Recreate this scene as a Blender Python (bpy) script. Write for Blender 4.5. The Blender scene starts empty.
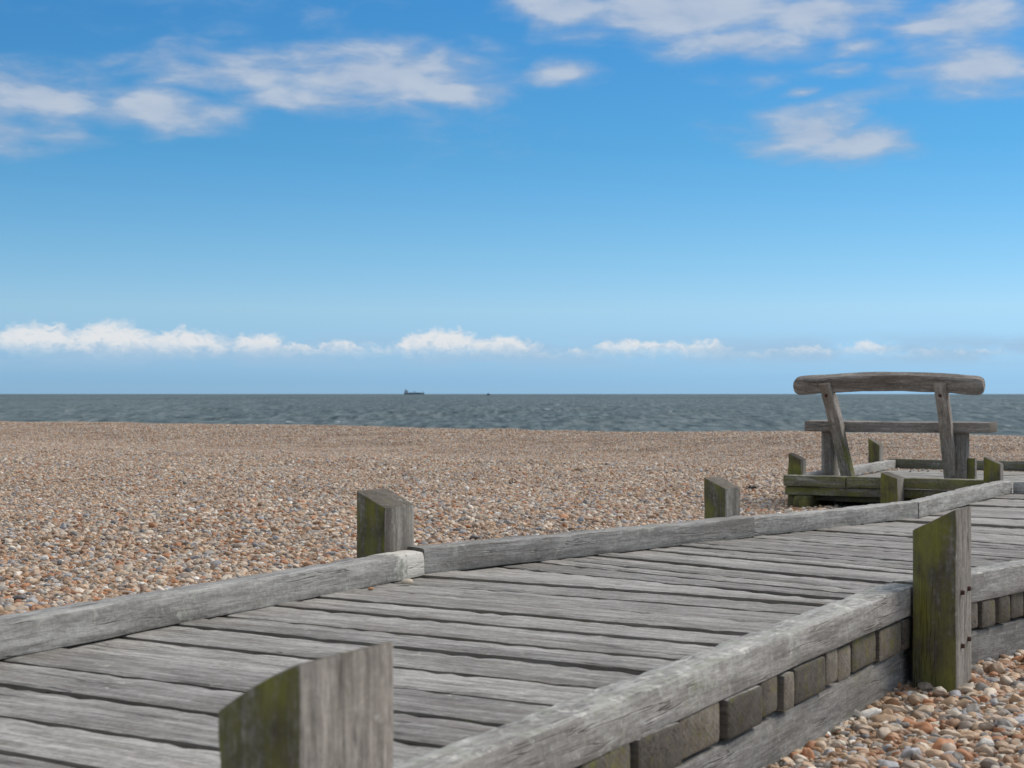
import bpy, bmesh, math, random
import numpy as np
from mathutils import Vector, noise

R = math.radians
random.seed(11)
rng = np.random.default_rng(5)
scene = bpy.context.scene
COL = scene.collection
CAM_H = 0.67            # camera above the boardwalk deck (deck top is z = 0)
FPX = 1550.0

# ------------------------------------------------------------------ helpers
def hd(deg):            # heading, clockwise from +Y
    return Vector((math.sin(R(deg)), math.cos(R(deg)), 0.0))

def V2(x, y, z=0.0):
    return Vector((x, y, z))

class MB:
    """collects boards; builds ONE mesh object"""
    def __init__(s):
        s.v, s.gc, s.f, s.tone, s.alg, s.lic, s.endf = [], [], [], [], [], [], []

    def beam(s, p0, ax, ac, L, W, H, W1=None, seg=0.07, r=0.008, jit=0.0025, tone=1.0, alg=None, lic=None,
             top=None, bow=None, end_r=0.006, end_tone=0.75, end_alg=0.0, seed=None, wear=1.0, shear=0.0, side_end=0.0, nib=0.0):
        """p0: middle of the bottom of the start section; ax: length axis; ac: across axis (unit); H measured along ax x ac"""
        if seed is None: seed = random.random() * 100
        up = ax.cross(ac).normalized()
        if up.z < -0.01: up = -up
        W1 = W if W1 is None else W1
        n = max(2, int(L / seg))
        ts = [0.0, end_r * 0.5] + [L * i / n for i in range(1, n)] + [L - end_r * 0.5, L]
        base = len(s.v)
        prof = []
        def section(w, h, q):
            q = min(q, w * 0.45, h * 0.45)
            pts = []
            for (cx, cy, a0) in ((w/2-q, q, -90), (w/2-q, h-q, 0), (-w/2+q, h-q, 90), (-w/2+q, q, 180)):
                for k in range(3):
                    a = R(a0 + 45 * k)
                    pts.append((cx + q * math.cos(a), cy + q * math.sin(a)))
            # add mid points on long faces
            out = []
            for i in range(len(pts)):
                a, b = pts[i], pts[(i + 1) % len(pts)]
                out.append(a)
                d = math.hypot(a[0]-b[0], a[1]-b[1])
                m = 0
                if i % 3 == 2: m = 2
                for k in range(1, m + 1):
                    out.append((a[0] + (b[0]-a[0]) * k / (m+1), a[1] + (b[1]-a[1]) * k / (m+1)))
            return out
        K = None
        for ti, t in enumerate(ts):
            w = W + (W1 - W) * t / L
            sh = 0.0
            if ti in (0, len(ts) - 1): sh = end_r
            sec = section(w - 2 * sh, H - 2 * sh, r)
            K = len(sec)
            for (a, h) in sec:
                h += sh
                ln = t
                if top is not None: ln = t * top(a, h) / L
                if shear: ln += shear * a
                nv = Vector((ln * 2.2 + seed * 7.1, a * 9 + seed, h * 9 - seed))
                j = noise.noise(nv) * jit + noise.noise(nv * 3.1) * jit * 0.5
                # nibble the edges
                corner = (abs(a) > w/2 - 2.2*r) and (h > H - 2.2*r)
                k = 1.0
                if corner:
                    e = max(0.0, noise.noise(Vector((ln * 9 + seed, seed * 3, a * 2)))) * 0.006 * wear + max(0.0, noise.noise(Vector((ln * 27 + seed, seed * 5, a * 2)))) * nib
                    a2 = a - math.copysign(e, a); h2 = h - e
                else:
                    a2, h2 = a, h
                da = j * (1 if a > 0 else -1)
                dh = noise.noise(nv * 1.3 + Vector((9, 3, 1))) * jit
                bx = bow(ln) if bow else (0.0, 0.0)
                P = p0 + ax * ln + ac * (a2 + da + bx[0]) + up * (h2 + dh + bx[1])
                s.v.append(P)
                s.gc.append((ln + seed * 3.3, a + seed * 1.7, h + seed * 0.9))
        def addf(idx, end=False, cap=None):
            s.f.append(idx)
            nrm = None
            vs = [s.v[i] for i in idx]
            nrm = (vs[1]-vs[0]).cross(vs[2]-vs[1])
            if len(vs) > 3: nrm = nrm + (vs[-1]-vs[-2]).cross(vs[0]-vs[-1])
            nrm.normalize()
            if cap is not None: nrm = ax * cap
            c = sum(vs, Vector()) / len(vs)
            s.tone.append(tone * (end_tone if end else 1.0))
            al = alg(nrm, c) if alg else 0.0
            s.alg.append(min(1.0, max(al, end_alg if end else 0.0)))
            s.lic.append(lic(nrm, c) if lic else 0.0)
            s.endf.append(1.0 if end else (side_end if abs(nrm.z) < 0.6 else 0.0))
        flip = ax.dot(ac.cross(up)) < 0
        for i in range(len(ts) - 1):
            for k in range(K):
                a = base + i*K + k; b = base + i*K + (k+1) % K
                c = base + (i+1)*K + (k+1) % K; d = base + (i+1)*K + k
                q = [a, b, c, d] if not flip else [d, c, b, a]
                addf(q, end=(i == 0 or i == len(ts) - 2))
        c0 = [base + k for k in range(K)]
        c1 = [base + (len(ts)-1)*K + k for k in range(K)]
        if not flip: c0 = c0[::-1]
        else: c1 = c1[::-1]
        addf(c0, True, -1.0); addf(c1, True, 1.0)
        return s

    def build(s, name, mat, parent=None, smooth=True, label=None):
        me = bpy.data.meshes.new(name)
        me.from_pydata([tuple(v) for v in s.v], [], s.f)
        g = me.attributes.new('gc', 'FLOAT_VECTOR', 'POINT'); g.data.foreach_set('vector', np.array(s.gc, 'f').ravel())
        for nm, arr in (('tone', s.tone), ('algae', s.alg), ('lichen', s.lic), ('endgrain', s.endf)):
            a = me.attributes.new(nm, 'FLOAT', 'FACE'); a.data.foreach_set('value', np.array(arr, 'f'))
        me.materials.append(mat)
        if smooth:
            me.polygons.foreach_set('use_smooth', [True] * len(me.polygons))
            me.set_sharp_from_angle(angle=R(38))
        me.update()
        return link(name, me, parent, label)

def link(name, me, parent=None, label=None):
    o = bpy.data.objects.new(name, me); COL.objects.link(o)
    if parent is not None:
        o.parent = parent
        o.matrix_parent_inverse = parent.matrix_world.inverted() if False else o.matrix_parent_inverse
        me_off = parent.location
        o.location = -Vector(me_off)          # meshes are built in world space
    if label: o['label'] = label
    return o

def thing(name, label, cat, loc, group=None):
    o = bpy.data.objects.new(name, None); COL.objects.link(o)
    o.location = loc; o.empty_display_size = 0.2
    tag(o, label, cat, group)
    return o

def tag(o, label=None, cat=None, group=None, kind=None):
    if label: o['label'] = label
    if cat: o['category'] = cat
    if group: o['group'] = group
    if kind: o['kind'] = kind
    return o

def bm_obj(name, bm, mat, parent=None, label=None, smooth=False):
    me = bpy.data.meshes.new(name); bm.to_mesh(me); bm.free()
    me.materials.append(mat)
    if smooth: me.polygons.foreach_set('use_smooth', [True] * len(me.polygons))
    return link(name, me, parent, label)

# ------------------------------------------------------------------ materials
class NT:
    def __init__(s, tree): s.t = tree; s.n = tree.nodes; s.l = tree.links
    def new(s, typ, **kw):
        n = s.n.new(typ)
        for k, v in kw.items(): setattr(n, k, v)
        return n
    def put(s, sock, val):
        if hasattr(val, 'is_output') or isinstance(val, bpy.types.NodeSocket): s.l.new(val, sock)
        elif val is not None: sock.default_value = val
    def math(s, op, a, b=None, c=None, clamp=False):
        n = s.new('ShaderNodeMath', operation=op); n.use_clamp = clamp
        s.put(n.inputs[0], a)
        if b is not None: s.put(n.inputs[1], b)
        if c is not None: s.put(n.inputs[2], c)
        return n.outputs[0]
    def vmath(s, op, a, b=None, c=None):
        n = s.new('ShaderNodeVectorMath', operation=op)
        s.put(n.inputs[0], a)
        if b is not None: s.put(n.inputs[1], b)
        if c is not None: s.put(n.inputs[2], c)
        return n.outputs['Value'] if op in ('LENGTH', 'DOT_PRODUCT', 'DISTANCE') else n.outputs[0]
    def noise(s, vec, scale=1.0, detail=4.0, rough=0.55, dist=0.0, lac=2.0, typ=None):
        n = s.new('ShaderNodeTexNoise')
        s.put(n.inputs['Vector'], vec); n.inputs['Scale'].default_value = scale
        n.inputs['Detail'].default_value = detail; n.inputs['Roughness'].default_value = rough
        n.inputs['Distortion'].default_value = dist; n.inputs['Lacunarity'].default_value = lac
        return n
    def ramp(s, fac, stops, interp='LINEAR'):
        n = s.new('ShaderNodeValToRGB'); n.color_ramp.interpolation = interp
        cr = n.color_ramp
        while len(cr.elements) < len(stops): cr.elements.new(0.5)
        for e, (p, c) in zip(cr.elements, stops):
            e.position = p; e.color = (c[0], c[1], c[2], 1) if not isinstance(c, (int, float)) else (c, c, c, 1)
        s.put(n.inputs[0], fac)
        return n.outputs[0]
    def mix(s, fac, a, b, blend='MIX'):
        n = s.new('ShaderNodeMix', data_type='RGBA', blend_type=blend)
        s.put(n.inputs[0], fac); s.put(n.inputs[6], a if not isinstance(a, tuple) else (*a, 1)[:4])
        s.put(n.inputs[7], b if not isinstance(b, tuple) else (*b, 1)[:4])
        return n.outputs[2]
    def attr(s, name):
        return s.new('ShaderNodeAttribute', attribute_name=name)
    def maprange(s, v, a, b, c=0.0, d=1.0, typ='SMOOTHSTEP'):
        n = s.new('ShaderNodeMapRange', interpolation_type=typ)
        s.put(n.inputs[0], v); n.inputs[1].default_value = a; n.inputs[2].default_value = b
        n.inputs[3].default_value = c; n.inputs[4].default_value = d
        return n.outputs[0]

def new_mat(name):
    m = bpy.data.materials.new(name); m.use_nodes = True
    t = NT(m.node_tree)
    b = t.n['Principled BSDF']
    return m, t, b

def make_wood(name, dark, mid, light, gain=1.0, brown=(0.12, 0.085, 0.055), brown_amt=0.25, bump=0.6,
              alg_dark=(0.062, 0.054, 0.026), alg_light=(0.175, 0.175, 0.020), crack=0.5):
    m, t, b = new_mat(name)
    gc = t.attr('gc').outputs['Vector']
    # waver the grain a little
    wv = t.noise(gc, 2.2, 2.0)
    wob = t.vmath('MULTIPLY_ADD', wv.outputs['Color'], (0.0, 0.011, 0.011), gc)
    streak = t.noise(t.vmath('MULTIPLY', wob, (3.2, 34, 34)), 1.0, 6, 0.66).outputs[0]
    fine = t.noise(t.vmath('MULTIPLY', wob, (16, 120, 120)), 1.0, 5, 0.7).outputs[0]
    blot = t.noise(t.vmath('MULTIPLY', gc, (2.6, 7, 7)), 1.0, 6, 0.68).outputs[0]
    grit = t.noise(gc, 55.0, 5, 0.75).outputs[0]
    speck = t.noise(gc, 95.0, 3, 0.7).outputs[0]
    f = t.math('ADD', t.math('MULTIPLY', streak, 0.36), t.math('MULTIPLY', fine, 0.24))
    f = t.math('ADD', f, t.math('ADD', t.math('MULTIPLY', blot, 0.20), t.math('MULTIPLY', grit, 0.20)))
    col = t.ramp(f, [(0.36, dark), (0.485, mid), (0.60, light)])
    bf = t.maprange(t.noise(t.vmath('MULTIPLY', gc, (0.9, 9, 9)), 1.0, 4, 0.6).outputs[0], 0.48, 0.72)
    col = t.mix(t.math('MULTIPLY', bf, brown_amt), col, brown)
    # drying cracks along the grain
    ck = t.noise(t.vmath('MULTIPLY', wob, (1.6, 30, 30)), 1.0, 3.0, 0.55).outputs[0]
    ckm = t.maprange(t.math('ABSOLUTE', t.math('SUBTRACT', ck, 0.5)), 0.0, 0.020, 1.0, 0.0)
    ckg = t.maprange(t.noise(t.vmath('MULTIPLY', gc, (2.2, 11, 11)), 1.0, 3).outputs[0], 0.5, 0.60)
    ckm = t.math('MULTIPLY', ckm, ckg)
    col = t.mix(t.math('MULTIPLY', ckm, crack), col, (0.02, 0.017, 0.013))
    # darker, warmer end grain
    eg = t.attr('endgrain').outputs['Fac']
    rings = t.math('SINE', t.math('MULTIPLY', t.vmath('LENGTH', t.vmath('MULTIPLY', wob, (0.2, 1, 1.6))), 420.0))
    egc = t.mix(t.math('ADD', t.math('MULTIPLY', t.math('ADD', rings, 1.0), 0.12), t.maprange(grit, 0.35, 0.7, 0.0, 0.75)), (0.140, 0.114, 0.080), (0.028, 0.022, 0.015))
    col = t.mix(t.math('MULTIPLY', eg, 0.75), col, egc)
    tone = t.attr('tone').outputs['Fac']
    col = t.mix(1.0, col, t.new('ShaderNodeCombineColor').outputs[0], 'MULTIPLY') if False else col
    cc = t.new('ShaderNodeCombineColor')
    g = t.math('MULTIPLY', tone, gain)
    for i in range(3): t.l.new(g, cc.inputs[i])
    col = t.mix(1.0, col, cc.outputs[0], 'MULTIPLY')
    # pale lichen crust
    li = t.attr('lichen').outputs['Fac']
    ln = t.math('ADD', t.math('MULTIPLY', t.noise(gc, 38, 6, 0.7).outputs[0], 0.6), t.math('MULTIPLY', t.noise(gc, 7, 3, 0.6).outputs[0], 0.4))
    lm = t.maprange(t.math('ADD', ln, t.math('MULTIPLY', li, 0.22)), 0.60, 0.68)
    lm = t.math('MULTIPLY', lm, t.maprange(li, 0.0, 0.1))
    lcol = t.ramp(t.noise(gc, 30, 3).outputs[0], [(0.35, (0.27, 0.28, 0.22)), (0.6, (0.46, 0.46, 0.42))])
    col = t.mix(t.math('MULTIPLY', lm, 0.75), col, lcol)
    bare = t.math('MULTIPLY', t.maprange(t.math('ADD', li, t.math('MULTIPLY', t.math('SUBTRACT', t.noise(gc, 30, 5, 0.7).outputs[0], 0.5), 3.0)), 0.75, 1.05), t.maprange(fine, 0.3, 0.52, 0.35, 0.95))
    col = t.mix(bare, col, (0.60, 0.58, 0.52))
    # algae
    al = t.attr('algae').outputs['Fac']
    an = t.noise(t.vmath('MULTIPLY', gc, (3.2, 20, 20)), 1.0, 6, 0.66).outputs[0]
    an2 = t.noise(gc, 60, 4, 0.6).outputs[0]
    am = t.maprange(t.math('ADD', t.math('ADD', t.math('MULTIPLY', an, 0.7), t.math('MULTIPLY', an2, 0.3)), t.math('MULTIPLY', al, 0.42)), 0.60, 0.84)
    am = t.math('MULTIPLY', am, t.maprange(al, 0.0, 0.08))
    ac = t.ramp(t.math('ADD', t.math('MULTIPLY', an, 0.5), t.math('MULTIPLY', t.noise(gc, 9, 4).outputs[0], 0.5)),
                [(0.40, alg_dark), (0.5, tuple(0.5*(a+b_) for a, b_ in zip(alg_dark, alg_light))), (0.60, alg_light)])
    col = t.mix(t.math('MULTIPLY', am, 0.88), col, ac)
    t.l.new(col, b.inputs['Base Color'])
    b.inputs['Roughness'].default_value = 0.82
    b.inputs['Specular IOR Level'].default_value = 0.3
    h = t.math('ADD', t.math('MULTIPLY', fine, 0.6), t.math('ADD', t.math('MULTIPLY', streak, 0.9), t.math('MULTIPLY', grit, 0.5)))
    h = t.math('SUBTRACT', h, t.math('MULTIPLY', ckm, 1.2))
    bn = t.new('ShaderNodeBump'); bn.inputs['Strength'].default_value = bump; bn.inputs['Distance'].default_value = 0.006
    t.l.new(h, bn.inputs['Height']); t.l.new(bn.outputs[0], b.inputs['Normal'])
    return m

M_DECK = make_wood('weathered_deck_wood', (0.076, 0.070, 0.060), (0.226, 0.217, 0.198), (0.425, 0.413, 0.388), brown=(0.12, 0.095, 0.078), brown_amt=0.4, crack=0.7, gain=1.10)
M_RAIL = make_wood('weathered_rail_wood', (0.095, 0.089, 0.080), (0.225, 0.218, 0.203), (0.42, 0.413, 0.39), brown_amt=0.22, gain=1.10)
M_POST = make_wood('mossy_post_wood', (0.082, 0.074, 0.062), (0.225, 0.207, 0.18), (0.43, 0.398, 0.35), brown=(0.065, 0.055, 0.044), brown_amt=0.65, crack=0.9)
M_BENCH = make_wood('bench_wood', (0.06, 0.052, 0.045), (0.14, 0.125, 0.11), (0.27, 0.25, 0.225), brown_amt=0.45, brown=(0.09, 0.06, 0.04), gain=1.4)
M_PLAT = make_wood('green_stained_platform_wood', (0.05, 0.048, 0.036), (0.13, 0.125, 0.10), (0.26, 0.25, 0.21), brown_amt=0.3, alg_light=(0.165, 0.165, 0.045), alg_dark=(0.055, 0.05, 0.022), gain=1.45)

def flat_mat(name, col, rough=0.6, metal=0.0, var=0.25, scale=30):
    m, t, b = new_mat(name)
    tc = t.new('ShaderNodeTexCoord').outputs['Object']
    n = t.noise(tc, scale, 4).outputs[0]
    c = t.mix(n, tuple(x*(1-var) for x in col), tuple(min(1, x*(1+var)) for x in col))
    t.l.new(c, b.inputs['Base Color']); b.inputs['Roughness'].default_value = rough; b.inputs['Metallic'].default_value = metal
    return m
M_RUST = flat_mat('rusty_bolt_metal', (0.075, 0.035, 0.022), 0.7, 0.3, 0.5, 200)

PEB = [(0.00, (0.36, 0.245, 0.155)), (0.09, (0.30, 0.18, 0.10)), (0.18, (0.43, 0.335, 0.24)), (0.27, (0.25, 0.205, 0.165)),
       (0.35, (0.46, 0.395, 0.31)), (0.43, (0.33, 0.155, 0.075)), (0.51, (0.215, 0.20, 0.18)), (0.57, (0.40, 0.28, 0.18)),
       (0.66, (0.29, 0.29, 0.295)), (0.72, (0.50, 0.45, 0.37)), (0.78, (0.25, 0.15, 0.09)), (0.84, (0.37, 0.30, 0.23)),
       (0.915, (0.14, 0.135, 0.135)), (0.945, (0.34, 0.24, 0.16)), (0.985, (0.58, 0.56, 0.51))]

def make_pebble_mat():
    m, t, b = new_mat('flint_pebble')
    oi = t.new('ShaderNodeObjectInfo')
    base = t.ramp(oi.outputs['Random'], PEB, 'CONSTANT')
    tc = t.new('ShaderNodeTexCoord').outputs['Object']
    v = t.vmath('ADD', tc, t.vmath('MULTIPLY', oi.outputs['Location'], (13, 7, 3)))
    n = t.noise(v, 3.0, 5, 0.65).outputs[0]
    hs = t.new('ShaderNodeHueSaturation')
    wn = t.new('ShaderNodeTexWhiteNoise'); t.l.new(oi.outputs['Location'], wn.inputs['Vector'])
    t.l.new(base, hs.inputs['Color'])
    t.l.new(t.maprange(wn.outputs['Value'], 0, 1, 0.88, 1.55, 'LINEAR'), hs.inputs['Value'])
    hs.inputs['Saturation'].default_value = 1.0
    col = t.mix(t.maprange(n, 0.45, 0.75), hs.outputs[0], t.mix(0.5, hs.outputs[0], (0.20, 0.16, 0.125)))
    t.l.new(col, b.inputs['Base Color']); b.inputs['Roughness'].default_value = 0.62
    b.inputs['Specular IOR Level'].default_value = 0.35
    return m
M_PEB = make_pebble_mat()

def make_shingle_mat():
    m, t, b = new_mat('shingle_bed')
    geo = t.new('ShaderNodeNewGeometry').outputs['Position']
    vo = t.new('ShaderNodeTexVoronoi'); vo.inputs['Scale'].default_value = 26; t.l.new(t.vmath('MULTIPLY', geo, (1, 1, 0)), vo.inputs['Vector'])
    sp = t.new('ShaderNodeSeparateColor'); t.l.new(vo.outputs['Color'], sp.inputs[0])
    base = t.ramp(sp.outputs[0], PEB, 'CONSTANT')
    base = t.mix(0.22, t.mix(1.0, base, (1.3, 1.3, 1.3), 'MULTIPLY'), (0.40, 0.30, 0.22))
    big = t.noise(geo, 0.35, 4).outputs[0]
    base = t.mix(t.maprange(big, 0.4, 0.65, 0.0, 0.18), base, (0.24, 0.20, 0.17))
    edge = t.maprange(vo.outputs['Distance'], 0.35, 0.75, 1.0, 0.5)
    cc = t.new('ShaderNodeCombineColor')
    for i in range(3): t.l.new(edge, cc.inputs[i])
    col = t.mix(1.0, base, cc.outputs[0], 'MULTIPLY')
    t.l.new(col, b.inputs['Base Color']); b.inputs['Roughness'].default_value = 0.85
    b.inputs['Specular IOR Level'].default_value = 0.2
    bn = t.new('ShaderNodeBump'); bn.inputs['Strength'].default_value = 0.9; bn.inputs['Distance'].default_value = 0.02
    bn.invert = True
    t.l.new(vo.outputs['Distance'], bn.inputs['Height']); t.l.new(bn.outputs[0], b.inputs['Normal'])
    return m
M_SHINGLE = make_shingle_mat()

def make_sea_mat():
    m, t, b = new_mat('sea_water')
    geo = t.new('ShaderNodeNewGeometry').outputs['Position']
    n1 = t.noise(t.vmath('MULTIPLY', geo, (0.85, 0.115, 0)), 1.0, 5, 0.7).outputs[0]
    n3 = t.noise(t.vmath('MULTIPLY', geo, (0.26, 0.030, 0)), 1.0, 4, 0.6).outputs[0]
    n2 = t.noise(t.vmath('MULTIPLY', geo, (0.006, 0.0012, 0)), 1.0, 4, 0.55).outputs[0]
    f = t.math('ADD', t.math('ADD', t.math('MULTIPLY', n1, 0.62), t.math('MULTIPLY', n3, 0.24)), t.math('MULTIPLY', n2, 0.14))
    col = t.ramp(f, [(0.39, (0.030, 0.043, 0.036)), (0.49, (0.096, 0.122, 0.112)), (0.59, (0.19, 0.222, 0.208))])  # shaded troughs and lighter wave faces painted into the base colour
    # breaking crests
    cn = t.noise(t.vmath('MULTIPLY', geo, (0.35, 0.10, 0)), 1.0, 3, 0.6).outputs[0]
    wh = t.attr('crest').outputs['Fac']
    foam = t.math('MULTIPLY', t.maprange(cn, 0.66, 0.70), t.maprange(wh, 0.45, 0.75))
    col = t.mix(t.math('MULTIPLY', foam, 0.5), col, (0.6, 0.63, 0.63))
    t.l.new(col, b.inputs['Base Color'])
    b.inputs['Roughness'].default_value = 0.5; b.inputs['IOR'].default_value = 1.33
    b.inputs['Specular IOR Level'].default_value = 0.2
    bn = t.new('ShaderNodeBump'); bn.inputs['Strength'].default_value = 0.8; bn.inputs['Distance'].default_value = 0.35
    h = t.noise(t.vmath('MULTIPLY', geo, (0.55, 0.55, 0)), 1.0, 5, 0.6).outputs[0]
    t.l.new(h, bn.inputs['Height']); t.l.new(bn.outputs[0], b.inputs['Normal'])
    return m
M_SEA = make_sea_mat()

# ------------------------------------------------------------------ layout
A1 = V2(-0.326, 5.738); B1 = V2(1.218, 4.72)
HA1, HB1, H2, H3 = 27.7, 29.6, 43.4, 30.0
dA1, dB1, d2, d3 = hd(HA1), hd(HB1), hd(H2), hd(H3)
A2 = V2(2.20, 8.41); B2 = V2(3.668, 7.314)
L3 = 2.33
A3 = A2 + d3 * L3
A0 = A1 - dA1 * 6.2; B0 = B1 - dB1 * 6.2
H4 = 118.0; d4 = hd(H4)
B3 = B2 + d3 * ((A3 - B2).dot(d3) - 1.82)
A4 = A3 + d4 * 7.0; B4 = B3 + d4 * 5.2
P0 = V2(2.005, 11.30); PU = hd(117.5); PV = hd(27.5)
PLAT_W, PLAT_D = 4.6, 2.95

def smooth(a, b, x):
    t = np.clip((x - a) / (b - a), 0, 1); return t * t * (3 - 2 * t)

def seg_dist(px, py, pts):
    best = np.full(px.shape, 1e9); side = np.zeros(px.shape)
    for p, q in zip(pts[:-1], pts[1:]):
        dx, dy = q.x - p.x, q.y - p.y; L2 = dx*dx + dy*dy
        t = np.clip(((px-p.x)*dx + (py-p.y)*dy) / L2, 0, 1)
        ex, ey = px - (p.x + t*dx), py - (p.y + t*dy)
        d = np.hypot(ex, ey)
        cr = dx * (py - p.y) - dy * (px - p.x)
        m = d < best
        best = np.where(m, d, best); side = np.where(m, np.where(cr > 0, 1.0, -1.0), side)
    return best * side                  # positive to the left of the line

BL = [B0 - dB1 * 20, B1, B2, B3, B4 + d4 * 20]
AL = [A0 - dA1 * 20, A1, A2, A3, A4 + d4 * 20]

def vnoise(x, y, seed):
    xi, yi = np.floor(x).astype(np.int64), np.floor(y).astype(np.int64)
    xf, yf = x - xi, y - yi
    def hsh(a, b):
        n = (a * 374761393 + b * 668265263 + seed * 974634777) & 0x7fffffff
        n = ((n ^ (n >> 13)) * 1274126177) & 0x7fffffff
        return ((n ^ (n >> 16)) & 0xffff) / 65535.0
    u, v = xf*xf*(3-2*xf), yf*yf*(3-2*yf)
    return ((hsh(xi, yi)*(1-u) + hsh(xi+1, yi)*u)*(1-v) + (hsh(xi, yi+1)*(1-u) + hsh(xi+1, yi+1)*u)*v) * 2 - 1

SEA_Z = -2.6
def ground_z(x, y):
    x = np.asarray(x, float); y = np.asarray(y, float)
    sd = seg_dist(x, y, BL)             # >0 : left (deck and beyond)
    z = -0.222 + 0.085 * smooth(0.2, 1.9, sd) - 0.03*np.exp(-((x-2.6)**2 + (y-11.2)**2)/1.2)
    z = z + 0.025 * vnoise(x*0.9, y*0.9, 3) * smooth(0.0, 0.8, np.abs(sd)) + 0.008 * vnoise(x*3.1, y*3.1, 8)
    z = z + 0.05 * vnoise(x*0.16+4, y*0.16, 5) * smooth(9, 16, y)
    # crest of the beach, then down to the sea
    yc = np.clip(32.7 - 0.67 * x, 20, 75)
    d = y - yc
    z = z - 0.20 * smooth(-14, -7, d) + 0.26 * smooth(-7, 0, d)
    z = np.where(d > 0, z - 0.155 * np.maximum(d - 1.0, 0) - 0.04 * np.minimum(d, 1.0)**2, z)
    return np.maximum(z, -7.0)

# ------------------------------------------------------------------ ground sheet
def grid_mesh(name, xs, ys, zf, mat, kind, label=None):
    X, Y = np.meshgrid(xs, ys)
    Z = zf(X, Y)
    nx, ny = len(xs), len(ys)
    vs = np.stack([X, Y, Z], -1).reshape(-1, 3)
    i = np.arange(nx*ny).reshape(ny, nx)
    f = np.stack([i[:-1, :-1], i[:-1, 1:], i[1:, 1:], i[1:, :-1]], -1).reshape(-1, 4)
    me = bpy.data.meshes.new(name); me.from_pydata(vs.tolist(), [], f.tolist())
    me.materials.append(mat); me.polygons.foreach_set('use_smooth', [True]*len(me.polygons))
    o = link(name, me); o['kind'] = kind
    return o, X, Y, Z

def spaced(a, b, near0, near1, fine, coarse):
    out = [near0]
    s = fine; x = near0
    while x < near1: x += fine; out.append(x)
    st = fine
    while x < b: st = min(coarse, st*1.12); x += st; out.append(x)
    x = near0; st = fine; pre = []
    while x > a: st = min(coarse, st*1.12); x -= st; pre.append(x)
    return np.array(pre[::-1] + out)
gx = spaced(-120, 120, -6, 7, 0.12, 4.0); gy = spaced(-40, 130, 0, 14, 0.12, 0.8)
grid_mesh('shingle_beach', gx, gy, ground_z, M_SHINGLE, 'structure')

# ------------------------------------------------------------------ sea
ys = [40.0]
while ys[-1] < 4000:
    ys.append(ys[-1] + max(0.45, ys[-1] * 0.0042))
ys = np.array(ys); nc = 620
tt = np.linspace(-0.62, 0.62, nc)
Yg = np.repeat(ys[:, None], nc, 1); Xg = Yg * tt[None, :]
Zg = np.zeros_like(Xg)
r2 = np.random.default_rng(3)
for k in range(46):
    lam = 2.2 * (1.075 ** k); th = r2.normal(R(205), 0.5)
    amp = 0.0105 * lam ** 0.72
    kx, ky = math.sin(th) * 2*math.pi/lam, math.cos(th) * 2*math.pi/lam
    ph = Xg*kx + Yg*ky + r2.uniform(0, 6.28) + 1.3*vnoise(Xg/(lam*3.5), Yg/(lam*3.5), k)
    c = np.cos(ph)
    fade = np.clip(1.6 - (Yg * 0.0042) / (lam * 0.30), 0, 1)
    Zg += 0.45 * amp * fade * (c + 0.35*np.cos(2*ph)) * (0.7 + 0.5*vnoise(Xg/40+k, Yg/60, 40+k % 3))
crest = np.clip(Zg / 0.20, 0, 1)
far = []
Zs = SEA_Z + Zg * np.clip((ys[-1] - Yg) / 1500, 0, 1)
vs = np.stack([Xg, Yg, Zs], -1).reshape(-1, 3).tolist()
i = np.arange(len(ys)*nc).reshape(len(ys), nc)
fs = np.stack([i[:-1, :-1], i[:-1, 1:], i[1:, 1:], i[1:, :-1]], -1).reshape(-1, 4).tolist()
cv = crest.reshape(-1).tolist()
# calm far water to the horizon, and the water to either side
def addquad(pts):
    b = len(vs); vs.extend(pts); cv.extend([0.0]*len(pts)); fs.append(list(range(b, b+len(pts))))
ye = float(ys[-1]); k0 = 0.62
addquad([(-k0*ye, ye, SEA_Z), (k0*ye, ye, SEA_Z), (90000, 90000, SEA_Z), (-90000, 90000, SEA_Z)])
addquad([(-k0*40, 40, SEA_Z), (-k0*ye, ye, SEA_Z), (-90000, 90000, SEA_Z), (-90000, 40, SEA_Z)])
addquad([(k0*40, 40, SEA_Z), (90000, 40, SEA_Z), (90000, 90000, SEA_Z), (k0*ye, ye, SEA_Z)])
me = bpy.data.meshes.new('sea'); me.from_pydata(vs, [], fs)
a = me.attributes.new('crest', 'FLOAT', 'POINT'); a.data.foreach_set('value', np.array(cv, 'f'))
me.materials.append(M_SEA); me.polygons.foreach_set('use_smooth', [True]*len(me.polygons))
so = link('sea', me); so['kind'] = 'structure'

# ------------------------------------------------------------------ boardwalk
boardwalk = thing('boardwalk', 'long weathered grey plank boardwalk with low kerb rails bending across the shingle', 'boardwalk', V2(0.45, 5.2))

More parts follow.
